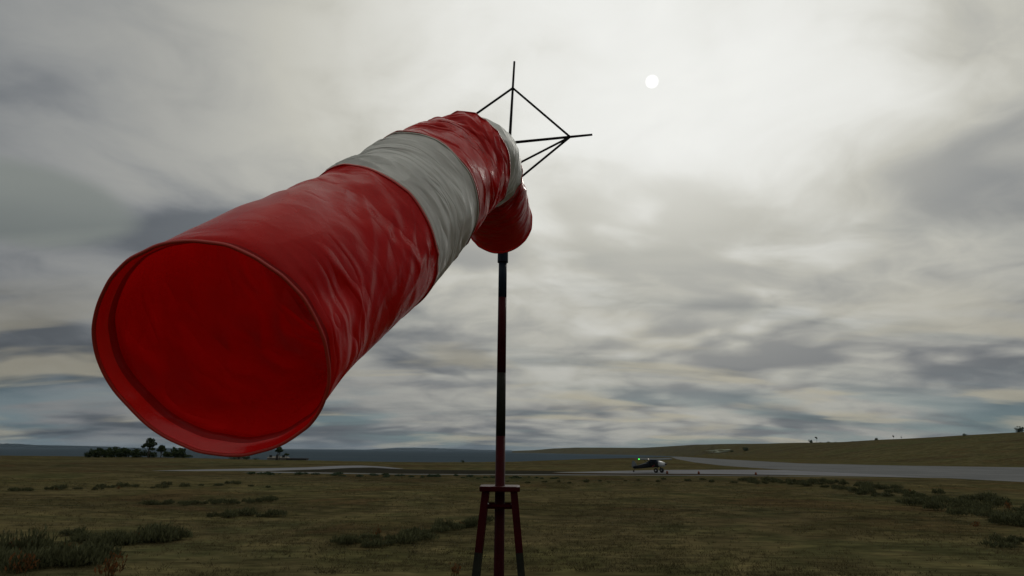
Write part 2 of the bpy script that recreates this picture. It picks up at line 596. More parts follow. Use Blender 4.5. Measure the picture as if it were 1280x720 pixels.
def ground_material():
    m, nt, out = new_mat('dry grassland')
    g = N(nt, 'ShaderNodeNewGeometry')
    pos = g.outputs['Position']

    def nz(scale, detail=5.0, rough=0.6, dist=0.0, stretch=None):
        n = N(nt, 'ShaderNodeTexNoise', Scale=scale, Detail=detail, Roughness=rough, Distortion=dist)
        if stretch:
            mp = N(nt, 'ShaderNodeMapping')
            mp.inputs['Scale'].default_value = stretch
            nt.links.new(pos, mp.inputs[0])
            nt.links.new(mp.outputs[0], n.inputs['Vector'])
        else:
            nt.links.new(pos, n.inputs['Vector'])
        return n.outputs[0]
    patch = nz(0.055, 6, 0.62, 0.6)
    field = nz(0.012, 4, 0.6, 0.8, (0.35, 1, 1))
    tuft = nz(0.55, 6, 0.62, 0.3, (0.5, 1, 1))
    fibre = nz(2.6, 4, 0.6, 0.2, (0.30, 1.0, 1.0))
    c = ramp(nt, patch, [(0.30, (0.030, 0.037, 0.016)), (0.41, (0.062, 0.062, 0.028)), (0.48, (0.108, 0.086, 0.043)), (0.54, (0.050, 0.048, 0.020)), (0.61, (0.090, 0.060, 0.029)), (0.70, (0.052, 0.032, 0.017))])
    cf = ramp(nt, field, [(0.35, (0.036, 0.043, 0.020)), (0.47, (0.060, 0.053, 0.026)), (0.58, (0.026, 0.021, 0.015)), (0.66, (0.056, 0.052, 0.024)), (0.78, (0.028, 0.031, 0.016))])
    c = mixc(nt, 0.52, c, cf)
    k = ramp(nt, tuft, [(0.28, (0.50, 0.52, 0.52)), (0.50, (1.0, 1.0, 1.0)), (0.70, (1.55, 1.52, 1.42))])
    c = mixc(nt, 1.0, c, k, 'MULTIPLY')
    k2 = ramp(nt, fibre, [(0.3, (0.62, 0.62, 0.62)), (0.7, (1.34, 1.34, 1.3))])
    c = mixc(nt, 1.0, c, k2, 'MULTIPLY')
    b = N(nt, 'ShaderNodeBsdfPrincipled', Roughness=0.95)
    b.inputs['Specular IOR Level'].default_value = 0.0
    nt.links.new(c, b.inputs['Base Color'])
    hsum = math_n(nt, 'MULTIPLY_ADD', tuft, 0.6, math_n(nt, 'MULTIPLY', fibre, 0.3))
    bp = N(nt, 'ShaderNodeBump', Strength=0.4, Distance=0.2)
    nt.links.new(hsum, bp.inputs['Height'])
    nt.links.new(bp.outputs[0], b.inputs['Normal'])
    nt.links.new(b.outputs[0], out.inputs[0])
    return m


GROUND_MAT = ground_material()
ground = link_mesh('ground', verts, quads + tris, GROUND_MAT, smooth=True)
tag(ground, 'dry olive and brown grassland running to the coast and up the hill', 'ground', kind='structure')

# sea
m, nt_, out = new_mat('sea water')
g = N(nt_, 'ShaderNodeNewGeometry')
n1 = N(nt_, 'ShaderNodeTexNoise', Scale=0.12, Detail=6.0, Roughness=0.65)
nt_.links.new(g.outputs['Position'], n1.inputs['Vector'])
n2 = N(nt_, 'ShaderNodeTexNoise', Scale=0.0016, Detail=4.0)
nt_.links.new(g.outputs['Position'], n2.inputs['Vector'])
b = N(nt_, 'ShaderNodeBsdfPrincipled', Roughness=0.32)
b.inputs['Specular IOR Level'].default_value = 0.0
nt_.links.new(ramp(nt_, n2.outputs[0], [(0.35, (0.040, 0.056, 0.070)), (0.65, (0.050, 0.067, 0.080))]), b.inputs['Base Color'])
bp = N(nt_, 'ShaderNodeBump', Strength=0.5, Distance=1.0)
nt_.links.new(n1.outputs[0], bp.inputs['Height'])
nt_.links.new(bp.outputs[0], b.inputs['Normal'])
nt_.links.new(b.outputs[0], out.inputs[0])
S = 40000
sea = link_mesh('sea', [(-S, -S, SEA_Z), (S, -S, SEA_Z), (S, S, SEA_Z), (-S, S, SEA_Z)], [(0, 1, 2, 3)], m)
tag(sea, 'flat slate blue sea reaching the horizon', 'sea', kind='structure')


# distant land across the water
def far_land(name, prof, dist, m, label, depth):
    mb = MB()
    rings = []
    n = 90
    for i in range(n):
        px = prof[0][0] + (prof[-1][0] - prof[0][0]) * i / (n - 1)
        py = np.interp(px, [p[0] for p in prof], [p[1] for p in prof])
        a = az_of(px)
        hh = EYE.z + dist * math.tan(elev_of(px, py)) - SEA_Z
        hh = max(1.0, hh * (1 + 0.14 * noise.noise(Vector((px * 0.21, dist * .01, 2)))))
        dv = Vector((math.sin(a), math.cos(a), 0))
        z0 = SEA_Z - 3
        rings.append([dv * (dist - depth) + Vector((0, 0, z0)), dv * (dist - depth * 0.45) + Vector((0, 0, SEA_Z + hh * 0.62)),
                      dv * dist + Vector((0, 0, SEA_Z + hh)), dv * (dist + depth * .5) + Vector((0, 0, SEA_Z + hh * 0.55)),
                      dv * (dist + depth) + Vector((0, 0, z0))])
    mb.loft(rings)
    o = mb.build(name, m, smooth=True)
    tag(o, label, 'hills', kind='structure')


FARLAND = simple('distant wooded land', (0.020, 0.030, 0.034), 0.95, var=0.2, scale=0.002, spec=0.0)
far_land('hills', [(445, 562.6), (470, 561.3), (495, 559.7), (530, 559.6), (560, 560.6), (600, 562.0), (640, 562.9)], 24000, FARLAND, 'long low blue hills far across the sea in the middle', 2600)
far_land('hills', [(-260, 549.5), (-120, 552.0), (-20, 554.0), (20, 554.6), (45, 556.3), (70, 556.6), (110, 557.5), (150, 558.6)], 16000, FARLAND, 'low dark headland across the sea on the far left', 1800)


# ------------------------------------------------------------------ paved strips
def paved(name, poly, m, z, label, cat):
    bm = bmesh.new()
    vs_ = [bm.verts.new((p.x, p.y, z)) for p in poly]
    f = bm.faces.new(vs_)
    if f.normal.z < 0:
        f.normal_flip()
    bmesh.ops.triangulate(bm, faces=[f])
    bm.normal_update()
    for f in bm.faces:
        if f.normal.z < 0:
            f.normal_flip()
    me = bpy.data.meshes.new(name)
    bm.to_mesh(me)
    bm.free()
    me.materials.append(m)
    o = bpy.data.objects.new(name, me)
    col.objects.link(o)
    return tag(o, label, cat, kind='structure')


def pave_mat(name, c1, c2, rough, dirx, spec=0.0):
    m, nt, out = new_mat(name)
    g = N(nt, 'ShaderNodeNewGeometry')
    mp = N(nt, 'ShaderNodeMapping')
    mp.inputs['Rotation'].default_value = (0, 0, dirx)
    mp.inputs['Scale'].default_value = (0.03, 0.5, 1)
    nt.links.new(g.outputs['Position'], mp.inputs[0])
    n1 = N(nt, 'ShaderNodeTexNoise', Scale=1.0, Detail=5.0, Roughness=0.6)
    nt.links.new(mp.outputs[0], n1.inputs['Vector'])
    n2 = N(nt, 'ShaderNodeTexNoise', Scale=0.09, Detail=6.0, Roughness=0.65)
    nt.links.new(g.outputs['Position'], n2.inputs['Vector'])
    f = math_n(nt, 'MULTIPLY_ADD', n1.outputs[0], 0.6, math_n(nt, 'MULTIPLY', n2.outputs[0], 0.4))
    b = N(nt, 'ShaderNodeBsdfPrincipled', Roughness=rough)
    b.inputs['Specular IOR Level'].default_value = spec
    nt.links.new(ramp(nt, f, [(0.38, c1), (0.62, c2)]), b.inputs['Base Color'])
    nt.links.new(b.outputs[0], out.inputs[0])
    return m


rdir = on_ground(1280, 593) - on_ground(870, 576)
rang = -math.atan2(rdir.y, rdir.x)
RUN = pave_mat('worn runway concrete', (0.095, 0.098, 0.100), (0.150, 0.154, 0.156), 0.75, rang)
TAX = pave_mat('pale taxiway concrete', (0.125, 0.128, 0.137), (0.185, 0.188, 0.198), 0.6, 0.0)
DRK = pave_mat('dark weathered asphalt', (0.018, 0.018, 0.014), (0.030, 0.028, 0.021), 0.9, 0.0, 0.0)
BRN = pave_mat('brown bare verge', (0.030, 0.022, 0.016), (0.042, 0.030, 0.020), 0.95, 0.0, 0.0)
paved('runway', RUNWAY, RUN, 0.012, 'wide worn grey runway running away to the right', 'runway')
paved('taxiway', TAXI, TAX, 0.020, 'pale concrete taxiway under the parked aeroplane', 'taxiway')
paved('taxiway', DARK, DRK, 0.016, 'dark asphalt strip behind the mast', 'taxiway')
paved('taxiway', STRIP, TAX, 0.012, 'pale grey paved strip on the left near the shore', 'taxiway')
paved('path', STRIP2, RUN, 0.006, 'thin grey edge strip along the near side of the dark asphalt', 'path')
paved('path', VERGE, BRN, 0.028, 'narrow brown bare earth verge beside the taxiway', 'path')

# pale bare field on the far slope
fp = []
for (px, py) in [(880, 564.6), (893, 563.3), (912, 562.9), (914, 563.7), (900, 564.6), (912, 565.3), (898, 566.6), (884, 566.4), (894, 565.2)]:
    a = az_of(px)
    e = elev_of(px, py)
    rlist = np.linspace(700, 3300, 260)
    hh = height(rlist * math.sin(a), rlist * math.cos(a), np.full(260, 99.0))
    el = np.arctan2(hh - EYE.z, rlist)
    k = int(np.argmax(el > e)) if (el > e).any() else 200
    fp.append((rlist[k] * math.sin(a), rlist[k] * math.cos(a), hh[k] + 2.0))
PALE = simple('pale bare field', (0.17, 0.19, 0.13), 0.95, var=0.25, scale=0.02, spec=0.05)
mbf = MB()
cc = Vector((sum(p[0] for p in fp) / len(fp), sum(p[1] for p in fp) / len(fp), sum(p[2] for p in fp) / len(fp)))
mbf.add(fp + [tuple(cc)], [[i, (i + 1) % len(fp), len(fp)] for i in range(len(fp))])
tag(mbf.build('field', PALE), 'small pale bare field on the far slope', 'field', kind='structure')


# ------------------------------------------------------------------ grass (stuff)
def blades_mesh(name, bx, by, bz, n_bl, hmin, hmax, wid, lean, m):
    n = len(bx)
    k = n * n_bl
    X = np.repeat(bx, n_bl) + rng.normal(0, 0.10, k)
    Y = np.repeat(by, n_bl) + rng.normal(0, 0.10, k)
    Z = np.repeat(bz, n_bl) - 0.02
    H = rng.uniform(hmin, hmax, k)
    th_ = rng.uniform(0, 2 * math.pi, k)
    ph = rng.uniform(0, 2 * math.pi, k)
    ln = rng.uniform(0.2, 1.0, k) * lean * H
    W = rng.uniform(0.6, 1.3, k) * wid
    v = np.empty((k, 3, 3))
    v[:, 0] = np.column_stack([X - np.cos(th_) * W, Y - np.sin(th_) * W, Z])
    v[:, 1] = np.column_stack([X + np.cos(th_) * W, Y + np.sin(th_) * W, Z])
    v[:, 2] = np.column_stack([X + np.cos(ph) * ln, Y + np.sin(ph) * ln, Z + H])
    return link_mesh(name, v.reshape(-1, 3), np.arange(k * 3).reshape(-1, 3), m)


NT = 30000
rr_ = 25 + (115 - 25) * rng.random(NT) ** 1.25
aa_ = rng.uniform(-R(43), R(43), NT)
bx, by = rr_ * np.sin(aa_), rr_ * np.cos(aa_)
pd_ = pave_dist(bx, by)
pat = np.array([fbm2(u, v, 0.10) for u, v in zip(bx, by)])
keep = (pd_ > 1.0) & (pat + rng.normal(0, 0.25, NT) > -0.25)
bx, by, pd_ = bx[keep], by[keep], pd_[keep]
bz = height(bx, by, pd_)
GRASS = leafy('grass blades', (0.030, 0.030, 0.013), (0.120, 0.094, 0.046), 0.075, 0.8, 0.3, 0.34, 1.5)
grass = blades_mesh('grass', bx, by, bz, 7, 0.05, 0.17, 0.014, 1.5, GRASS)
tag(grass, 'short rough olive and straw grass over the foreground', 'grass', kind='stuff')

# ------------------------------------------------------------------ shrubs and weeds
SAGE = leafy('sage leaves', (0.030, 0.034, 0.015), (0.098, 0.102, 0.052), 1.1, 0.8, 0.25)
LOWG = leafy('green low leaves', (0.024, 0.038, 0.020), (0.060, 0.085, 0.048), 1.1, 0.8, 0.25)
DARKG = leafy('dark evergreen leaves', (0.014, 0.025, 0.010), (0.048, 0.064, 0.028), 0.5, 0.8, 0.15)
RUST = leafy('rust orange weed', (0.050, 0.034, 0.016), (0.15, 0.062, 0.022), 2.0, 0.8, 0.3)
BARK = simple('bark', (0.045, 0.035, 0.027), 0.9, var=0.3, scale=5, bump=0.5)


def shrub_mesh(name, w, h, n, m, upright=0.75, leaf=(0.035, 0.17), seed=0):
    r0 = random.Random(seed)
    vs_, fs_ = [], []
    lumps = [(r0.uniform(-.5, .5) * w * .7, r0.uniform(-.5, .5) * w * .7, r0.uniform(.6, 1.0)) for _ in range(6)]
    for i in range(n):
        lx, ly, lh = lumps[i % 6]
        a, q = r0.uniform(0, 6.283), r0.random() ** 0.6
        rad = w * 0.27 * q
        x, y = lx + math.cos(a) * rad, ly + math.sin(a) * rad
        z = h * lh * math.sqrt(max(0, 1 - q * q * .85)) * r0.uniform(0.15, 1.0)
        d = Vector((math.cos(a) * q * (1 - upright) * 2 + r0.gauss(0, .22), math.sin(a) * q * (1 - upright) * 2 + r0.gauss(0, .22), 0.9)).normalized()
        L = leaf[1] * r0.uniform(.6, 1.35)
        wd = leaf[0] * r0.uniform(.6, 1.3)
        s = d.orthogonal()
        s.rotate(Matrix.Rotation(r0.uniform(0, 6.28), 3, d))
        p = Vector((x, y, z))
        b_ = len(vs_)
        vs_ += [p, p + d * L * .55 + s * wd, p + d * L, p + d * L * .5 - s * wd]
        fs_.append([b_, b_ + 1, b_ + 2, b_ + 3])
    for lx, ly, lh in lumps:            # woody stems
        b_ = len(vs_)
        p0, p1 = Vector((lx * .3, ly * .3, -0.05)), Vector((lx, ly, h * lh * .7))
        vs_ += [p0 + Vector((.02, 0, 0)), p0 + Vector((-.02, .015, 0)), p1, p0 + Vector((0, -.02, 0))]
        fs_ += [[b_, b_ + 1, b_ + 2], [b_ + 1, b_ + 3, b_ + 2], [b_ + 3, b_, b_ + 2]]
    me = bpy.data.meshes.new(name)
    me.from_pydata([tuple(v) for v in vs_], [], fs_)
    me.materials.append(m)
    return me


sage_me = [shrub_mesh('sage_shrub', 1.25, 0.40 + .045 * k, 430, SAGE, upright=.86, leaf=(0.020, 0.21), seed=k) for k in range(6)]
green_me = [shrub_mesh('green_shrub', 1.3, 0.42, 260, LOWG, seed=20 + k) for k in range(3)]
weed_me = [shrub_mesh('rust_weed', 0.62, 0.60, 110, RUST, upright=0.85, leaf=(0.018, 0.12), seed=40 + k) for k in range(3)]


def put(name, me, px, py, scale, label, cat, group):
    p = on_ground(px, py)
    o = bpy.data.objects.new(name, me)
    o.location = (p.x, p.y, hgt(p.x, p.y) - 0.02)
    o.rotation_euler = (0, 0, random.uniform(0, 6.28))
    s = scale * random.choice((.55, .7, .85, 1.0, 1.1, 1.3)) if cat == 'shrub' else scale * random.uniform(.8, 1.2)
    o.scale = (s * random.uniform(.9, 1.2), s * random.uniform(.9, 1.2), s * random.uniform(.8, 1.15))
    col.objects.link(o)
    tag(o, label, cat, group)


def patch(n, spine, jx, jy, scale, label, group, meshes=sage_me, name='sage_shrub'):
    xs = [p[0] for p in spine]
    for i in range(n):
        px = xs[0] + (xs[-1] - xs[0]) * ((i + random.random()) / n)
        py = float(np.interp(px, xs, [p[1] for p in spine]))
        w = float(np.interp(px, xs, [p[2] for p in spine]))
        put(name, random.choice(meshes), px + random.gauss(0, jx), py + random.uniform(-1, 1) * w * jy, scale, label, 'shrub', group)


patch(34, [(-40, 706, 12), (0, 703, 13), (50, 697, 14), (100, 700, 14), (125, 708, 8)], 6, 1, 1.0, 'grey green sage shrub in the clump at the bottom left corner', 'sage shrubs in the bottom left clump')
patch(24, [(84, 672, 3), (120, 679, 8), (150, 680, 7), (200, 676, 4), (220, 675, 3)], 4, 1, 0.85, 'grey green sage shrub in the ragged row just above the bottom left clump', 'sage shrubs in the left row')
patch(26, [(418, 681, 3), (450, 679, 6), (500, 675, 7), (545, 668, 6), (590, 658, 3), (606, 656, 2)], 4, 1, 0.8, 'grey green sage shrub in the clump left of the mast legs', 'sage shrubs left of the mast')
patch(134, [(930, 602, 2.5), (980, 603, 3), (1040, 608, 5), (1090, 615, 6.5), (1150, 624, 9), (1200, 633, 12), (1250, 642, 14), (1310, 650, 15)], 3, 1, 0.98, 'grey green sage shrub in the thick band across the right field', 'sage shrubs in the right band')
patch(16, [(178, 631, 1), (240, 630, 1.5), (340, 628, 1.5)], 4, 1, 0.8, 'dark low sage shrub in the thin row in the middle of the left field', 'sage shrubs in the left middle row')
patch(9, [(258, 648, 1.5), (300, 647, 2), (352, 646, 1)], 3, 1, 0.8, 'dark low sage shrub in the short row below the big red mouth', 'sage shrubs below the windsock mouth')
patch(22, [(-10, 614, 2), (60, 613, 2), (160, 609, 2), (300, 606, 2), (340, 612, 2)], 5, 1, 0.75, 'small dark sage shrub in the far row of the left field', 'sage shrubs in the far left row')
patch(5, [(1246, 684, 2), (1262, 681, 3), (1290, 680, 3)], 2, 1, 0.8, 'sage shrub in the small clump at the bottom right edge', 'sage shrubs at the bottom right')
patch(16, [(640, 603, 1.5), (700, 604, 1.5), (800, 602, 1.5), (860, 601, 1.5), (920, 602, 2)], 8, 1, 0.7, 'small sage shrub in the sparse row in front of the aeroplane', 'sage shrubs in front of the aeroplane')
patch(44, [(310, 592.5, 1), (400, 594, 1.2), (500, 596, 1.5), (600, 597, 1.5), (700, 598, 1)], 6, 1, 0.8, 'low green shrub in the row along the dark asphalt', 'green shrubs along the asphalt', green_me, 'green_shrub')

for i, (px, py, s, lab) in enumerate([
        (25, 697, 1.15, 'rust orange weed in the sage clump near the left edge'),
        (80, 701, 1.15, 'rust orange weed on the right side of the bottom left clump'),
        (88, 704, 0.9, 'smaller rust orange weed beside the clump at bottom left'),
        (26, 719, 1.3, 'rust orange weed at the bottom edge in the left corner'),
        (136, 722, 1.2, 'rust orange weed standing alone at the bottom edge'),
        (171, 679, 0.8, 'rust orange weed in the row above the bottom left clump'),
        (470, 669, 0.9, 'rust orange weed rising from the clump left of the mast'),
        (575, 661, 0.8, 'reddish weed at the thin end of the clump beside the mast leg'),
        (1022, 604, 0.9, 'leftmost orange weed in the right sage band'),
        (1104, 612, 0.9, 'small orange weed where the right band begins to widen'),
        (1137, 617, 0.9, 'orange weed on the back edge of the right band'),
        (1226, 641, 0.8, 'spreading yellow orange weed low in the right band'),
        (1262, 636, 1.0, 'bright orange weed high in the right band near the frame edge'),
        (1220, 659, 0.8, 'reddish weed on the front edge of the right band'),
        (565, 719, 0.8, 'reddish dry weed at the bottom edge left of the mast legs'),
        (70, 612, 0.7, 'tiny orange weed in the far left row'),
        (148, 611, 0.7, 'tiny rust weed by the far left row under the windsock'),
        (503, 598, 0.6, 'tiny orange weed among the low green shrubs')]):
    put('rust_weed', weed_me[i % 3], px, py, s, lab, 'weed', 'rust orange weeds')


# ------------------------------------------------------------------ trees
def tree(name, loc, h, crown_c, trunk_r, label, mleaf=DARKG, n=500, leaf=0.35, group=None, stems=1):
    """crown_c: list of (dx, dy, z, rx, rz) clumps, fractions of h"""
    root = empty(name, loc, random.uniform(-.3, .3))
    mt = MB()
    for s in range(stems):
        ox = (s - (stems - 1) / 2) * h * 0.22
        pts = [(ox * .6, 0, -0.3), (ox * .75, h * .02, h * .25), (ox * .9, -h * .01, h * .5), (ox, 0, h * .82)]
        mt.tube(pts, [trunk_r, trunk_r * .8, trunk_r * .6, trunk_r * .2], 7)
    for (dx, dy, z, rx, rz) in crown_c:
        mt.tube([(dx * h * .15, 0, h * max(.12, z - .28)), (dx * h * .6, dy * h * .6, h * (z - .10)), (dx * h, dy * h, h * z)],
                [trunk_r * .5, trunk_r * .3, trunk_r * .12], 5)
    mt.build('trunk', BARK, root, smooth=True)
    mc = MB()
    tot = sum(c[3] ** 2 for c in crown_c)
    for (dx, dy, z, rx, rz) in crown_c:
        for _ in range(int(n * rx ** 2 / tot)):
            d = Vector((random.gauss(0, 1), random.gauss(0, 1), random.gauss(0, 1))).normalized() * (random.random() ** .45)
            p = Vector(((dx + d.x * rx) * h, (dy + d.y * rx) * h, (z + d.z * rz) * h))
            u = Vector((random.gauss(0, 1), random.gauss(0, 1), random.gauss(0, .7))).normalized()
            v = u.orthogonal().normalized()
            L = leaf * random.uniform(.6, 1.4)
            mc.add([p - u * L, p + v * L * .6, p + u * L, p - v * L * .6], [(0, 1, 2, 3)])
    mc.build('crown', mleaf, root)
    tag(root, label, 'tree', group)
    return root


def bush(name, loc, w, h, label, group=None, m=DARKG, n=420, cat='bush'):
    mc = MB()
    lumps = [(random.uniform(-.34, .34) * w, random.uniform(-.34, .34) * w, random.uniform(.35, .6) * h) for _ in range(6)]
    for i in range(n):
        lx, ly, lz = lumps[i % 6]
        d = Vector((random.gauss(0, 1), random.gauss(0, 1), random.gauss(0, 1))).normalized() * random.random() ** .4
        p = Vector((lx + d.x * w * .26, ly + d.y * w * .26, max(0.05, lz + d.z * h * .42)))
        u = Vector((random.gauss(0, 1), random.gauss(0, 1), random.gauss(0, .8))).normalized()
        v = u.orthogonal().normalized()
        L = 0.11 * h * random.uniform(.6, 1.5)
        mc.add([p - u * L, p + v * L * .6, p + u * L, p - v * L * .6], [(0, 1, 2, 3)])
    for lx, ly, lz in lumps:
        mc.tube([(lx * .2, ly * .2, -.3), (lx, ly, lz)], [h * .02, h * .008], 5)
    o = mc.build(name, m)
    o.location = loc
    tag(o, label, cat, group)
    return o


def at_range(px, r):
    a = az_of(px)
    x, y = r * math.sin(a), r * math.cos(a)
    return Vector((x, y, hgt(x, y)))


# grove near the left shore
for i, (px, w, h, lab) in enumerate([
        (111, 4.5, 2.4, 'round dark bush at the left end of the shoreline grove'),
        (121, 5.0, 4.0, 'dark bush second from the left in the shoreline grove'),
        (131, 4.6, 3.4, 'low dark bush in the left half of the shoreline grove'),
        (138, 5.0, 4.2, 'peaked dark bush in the left half of the shoreline grove'),
        (149, 6.4, 4.4, 'broad dark bush in the middle left of the shoreline grove'),
        (158, 4.6, 3.6, 'dark bush left of the tall tree in the shoreline grove'),
        (168, 5.6, 4.0, 'dense dark bush just left of the tall tree trunk'),
        (178, 5.0, 3.0, 'low dark bush at the foot of the tall shoreline tree'),
        (190, 4.6, 2.8, 'low dark bush between the tall and the small tree'),
        (209, 5.0, 2.8, 'low dark bush to the right of the small tree'),
        (222, 5.4, 4.6, 'peaked dark bush towards the right end of the grove'),
        (230, 4.2, 2.6, 'sloping low bush near the right end of the grove'),
        (238, 3.4, 1.4, 'smallest low bush at the right tip of the grove')]):
    bush('bush', at_range(px, 318 + random.uniform(-5, 5)), w, h, lab, 'bushes of the shoreline grove')
tree('broadleaf_tree', at_range(186, 316), 8.4, [(0.02, 0, .82, .20, .15), (-.2, .02, .62, .18, .10), (.2, 0, .66, .17, .11), (.02, .05, .58, .18, .10), (-.36, 0, .52, .10, .05), (.2, 0, .42, .12, .06)], 0.28,
     'tall umbrella crowned tree rising above the shoreline grove', n=1000, leaf=0.36)
tree('broadleaf_tree', at_range(202, 316), 5.2, [(0, 0, .80, .24, .18), (.16, 0, .62, .22, .14), (-.18, 0, .60, .22, .14)], 0.2,
     'shorter round tree beside the tall one in the shoreline grove', n=700, leaf=0.32)

# cottages by the shore
WALL = simple('pale rendered wall', (0.115, 0.105, 0.085), 0.9, var=0.15, scale=1.2, bump=0.2)
ROOFP = simple('pale weathered roof', (0.17, 0.165, 0.13), 0.85, var=0.15, scale=1.0)
ROOFB = simple('beige sheet roof', (0.088, 0.080, 0.062), 0.85, var=0.2, scale=1.0)
PANE = simple('dark window glass', (0.01, 0.012, 0.014), 0.15, var=0.05)
WOOD = simple('dark timber', (0.020, 0.018, 0.016), 0.85, var=0.25, scale=2.0)


def cottage(name, loc, rz, L, W, H, RH, mroof, mwall, label, hip=0.0, cat='house', nwin=3):
    root = empty(name, loc, rz)
    mb = MB(); mb.box((0, 0, H / 2), (L, W, H)); mb.build('wall', mwall, root)
    e = 0.25
    lx, wy = L / 2 + e, W / 2 + e
    rx = lx - hip
    mb = MB()
    mb.add([(-lx, -wy, H), (lx, -wy, H), (lx, wy, H), (-lx, wy, H), (-rx, 0, H + RH), (rx, 0, H + RH)],
           [(0, 1, 5, 4), (2, 3, 4, 5), (1, 2, 5), (3, 0, 4), (3, 2, 1, 0)])
    mb.build('roof', mroof, root)
    for k in range(nwin):
        x = -L / 2 + L * (k + .5) / nwin
        if k == nwin // 2:
            mb = MB(); mb.box((x, -W / 2 - .03, 1.0), (0.9, .08, 2.0)); mb.build('door', WOOD, root)
        else:
            mb = MB(); mb.box((x, -W / 2 - .02, 1.4), (1.0, .06, .9)); mb.build('window', PANE, root)
    tag(root, label, cat)
    return root


cottage('cottage', at_range(302, 276), -.2, 2.8, 2.6, 0.9, 1.0, ROOFP, WALL, 'tiny pale roofed hut half hidden under the windsock mouth', hip=1.2, nwin=1)
cottage('cottage', at_range(349, 262), .08, 7.0, 4.0, 0.75, 0.6, ROOFB, WALL, 'low beige roofed shed behind the two stemmed tree', hip=0.4)
root = empty('shed', at_range(373, 258), 0.02)
mb = MB(); mb.box((0, 0, .32), (7.2, 3.0, .64)); mb.build('wall', WOOD, root)
mb = MB(); mb.box((0, 0, .69), (7.5, 3.3, .09)); mb.build('roof', simple('black felt roof', (0.012, 0.012, 0.013), .9), root)
tag(root, 'long low black shed at the shore right of the beige one', 'shed')
tree('seaside_tree', at_range(349, 258), 4.9, [(0, 0, .82, .20, .16), (-.16, 0, .70, .14, .10), (.17, 0, .70, .14, .10), (0.06, 0, .64, .15, .08)], 0.14,
     'two stemmed dark tree in front of the beige roofed shed', n=700, leaf=0.26, stems=2)
tree('seaside_tree', at_range(359, 258), 2.6, [(-.12, 0, .82, .24, .14), (.14, 0, .76, .2, .12)], 0.08, 'smaller slanting tree at the right end of the beige shed', n=300, leaf=0.18)
for px, w, h, lab in [(292, 3.2, 1.2, 'low olive bush left of the tiny pale hut'), (309, 2.8, 1.5, 'rounded olive bush right of the tiny pale hut'), (321, 3.0, .7, 'flat olive bush between the two shore buildings'), (340, 1.4, 1.3, 'small dark bush at the left end of the beige shed')]:
    bush('bush', at_range(px, 268), w, h, lab, None, LOWG, 260)
bush('bush', at_range(578, 226), 1.4, 0.9, 'lone small bush on the bare shore left of the mast', None, DARKG, 160)

# trees along the hill
for px, r, w, h, lab in [(1014, 1750, 12, 9, 'largest round bush on the hill crest above the runway'), (1027, 1740, 5, 3.6, 'tiny bush just right of the crest tree'),
                         (1037, 1720, 9, 5, 'wide low bush on the crest right of the tall tree'), (1046, 1700, 4, 5, 'narrow small bush on the crest gap'),
                         (1068, 1480, 4, 3, 'isolated speck of a bush on the bare crest'), (1098, 1350, 7, 6, 'round lone bush where the hill crest starts to climb'),
                         (1278, 1060, 13, 9, 'dark bush on the hill at the right frame edge'), (931, 1400, 14, 9, 'dark bush on the middle slope beyond the runway'),
                         (1208, 900, 6, 3, 'small dark bush on the hill face below the crest'), (914, 1500, 9, 5, 'small dark bush beside the pale field')]:
    bush('bush', at_range(px, r), w, h, lab, None, DARKG, 260)
for px, r, h, lab in [(1022, 1745, 16, 'slim tall tree on the crest beside the largest bush'), (1119, 1300, 8.5, 'small leaning tree on the climbing crest'), (1129, 1290, 6, 'tiniest thin tree on the climbing crest')]:
    tree('slim_tree', at_range(px, r), h, [(-.06, 0, .84, .16, .12), (.06, 0, .7, .10, .09)], h * .016, lab, n=260, leaf=h * .05)

# ------------------------------------------------------------------ runway markers
ORANGE = simple('faded orange plastic', (0.13, 0.040, 0.016), 0.8, var=0.2, scale=8, spec=0.1)
BLACKM = simple('black metal', (0.012, 0.012, 0.013), 0.55, var=0.2, scale=8)
mk = None
for i, (px, py, lab) in enumerate([(834, 592.4, 'orange edge marker nearest the aeroplane wheels'), (873.5, 592.8, 'orange edge marker right of the one by the aeroplane'), (945, 594.2, 'small orange edge marker where the taxiway meets the runway')]):
    p = on_ground(px, py)
    if mk is None:
        root = empty('edge_marker', p)
        mb = MB(); mb.tube([(0, 0, 0), (0, 0, .06)], [.30, .28], 14); mb.build('base', BLACKM, root)
        mb = MB(); mb.tube([(0, 0, .06), (0, 0, .30), (0, 0, .50), (0, 0, .58)], [.24, .20, .15, .06], 14); mb.build('lamp_housing', ORANGE, root, smooth=True)
        mk = root
    else:
        root = copy_tree(mk)
        root.location = p
    tag(root, lab, 'marker', 'orange edge markers by the taxiway')

# ------------------------------------------------------------------ aeroplane
SILVER = simple('silver grey paint', (0.36, 0.38, 0.40), 0.35, var=0.05, scale=2)
GREYP = simple('mid grey paint', (0.13, 0.145, 0.16), 0.4, var=0.06, scale=2, spec=0.0)
DGREY = simple('charcoal paint', (0.022, 0.024, 0.027), 0.45, var=0.1, scale=2, spec=0.0)
REDP = simple('red stripe paint', (0.30, 0.012, 0.010), 0.4, var=0.05)
BLUEG = simple('blue tinted glass', (0.010, 0.018, 0.040), 0.12, var=0.1)
RUBBER = simple('tyre rubber', (0.010, 0.010, 0.010), 0.85, var=0.2, scale=10)
NAVG = simple('green navigation light', (0.02, 0.4, 0.05), 0.3, emit=(0.05, 1.0, 0.08), estr=3.0)
STROBE = simple('white wing light', (0.7, 0.65, 0.6), 0.3, emit=(1.0, 0.88, 0.75), estr=0.7)

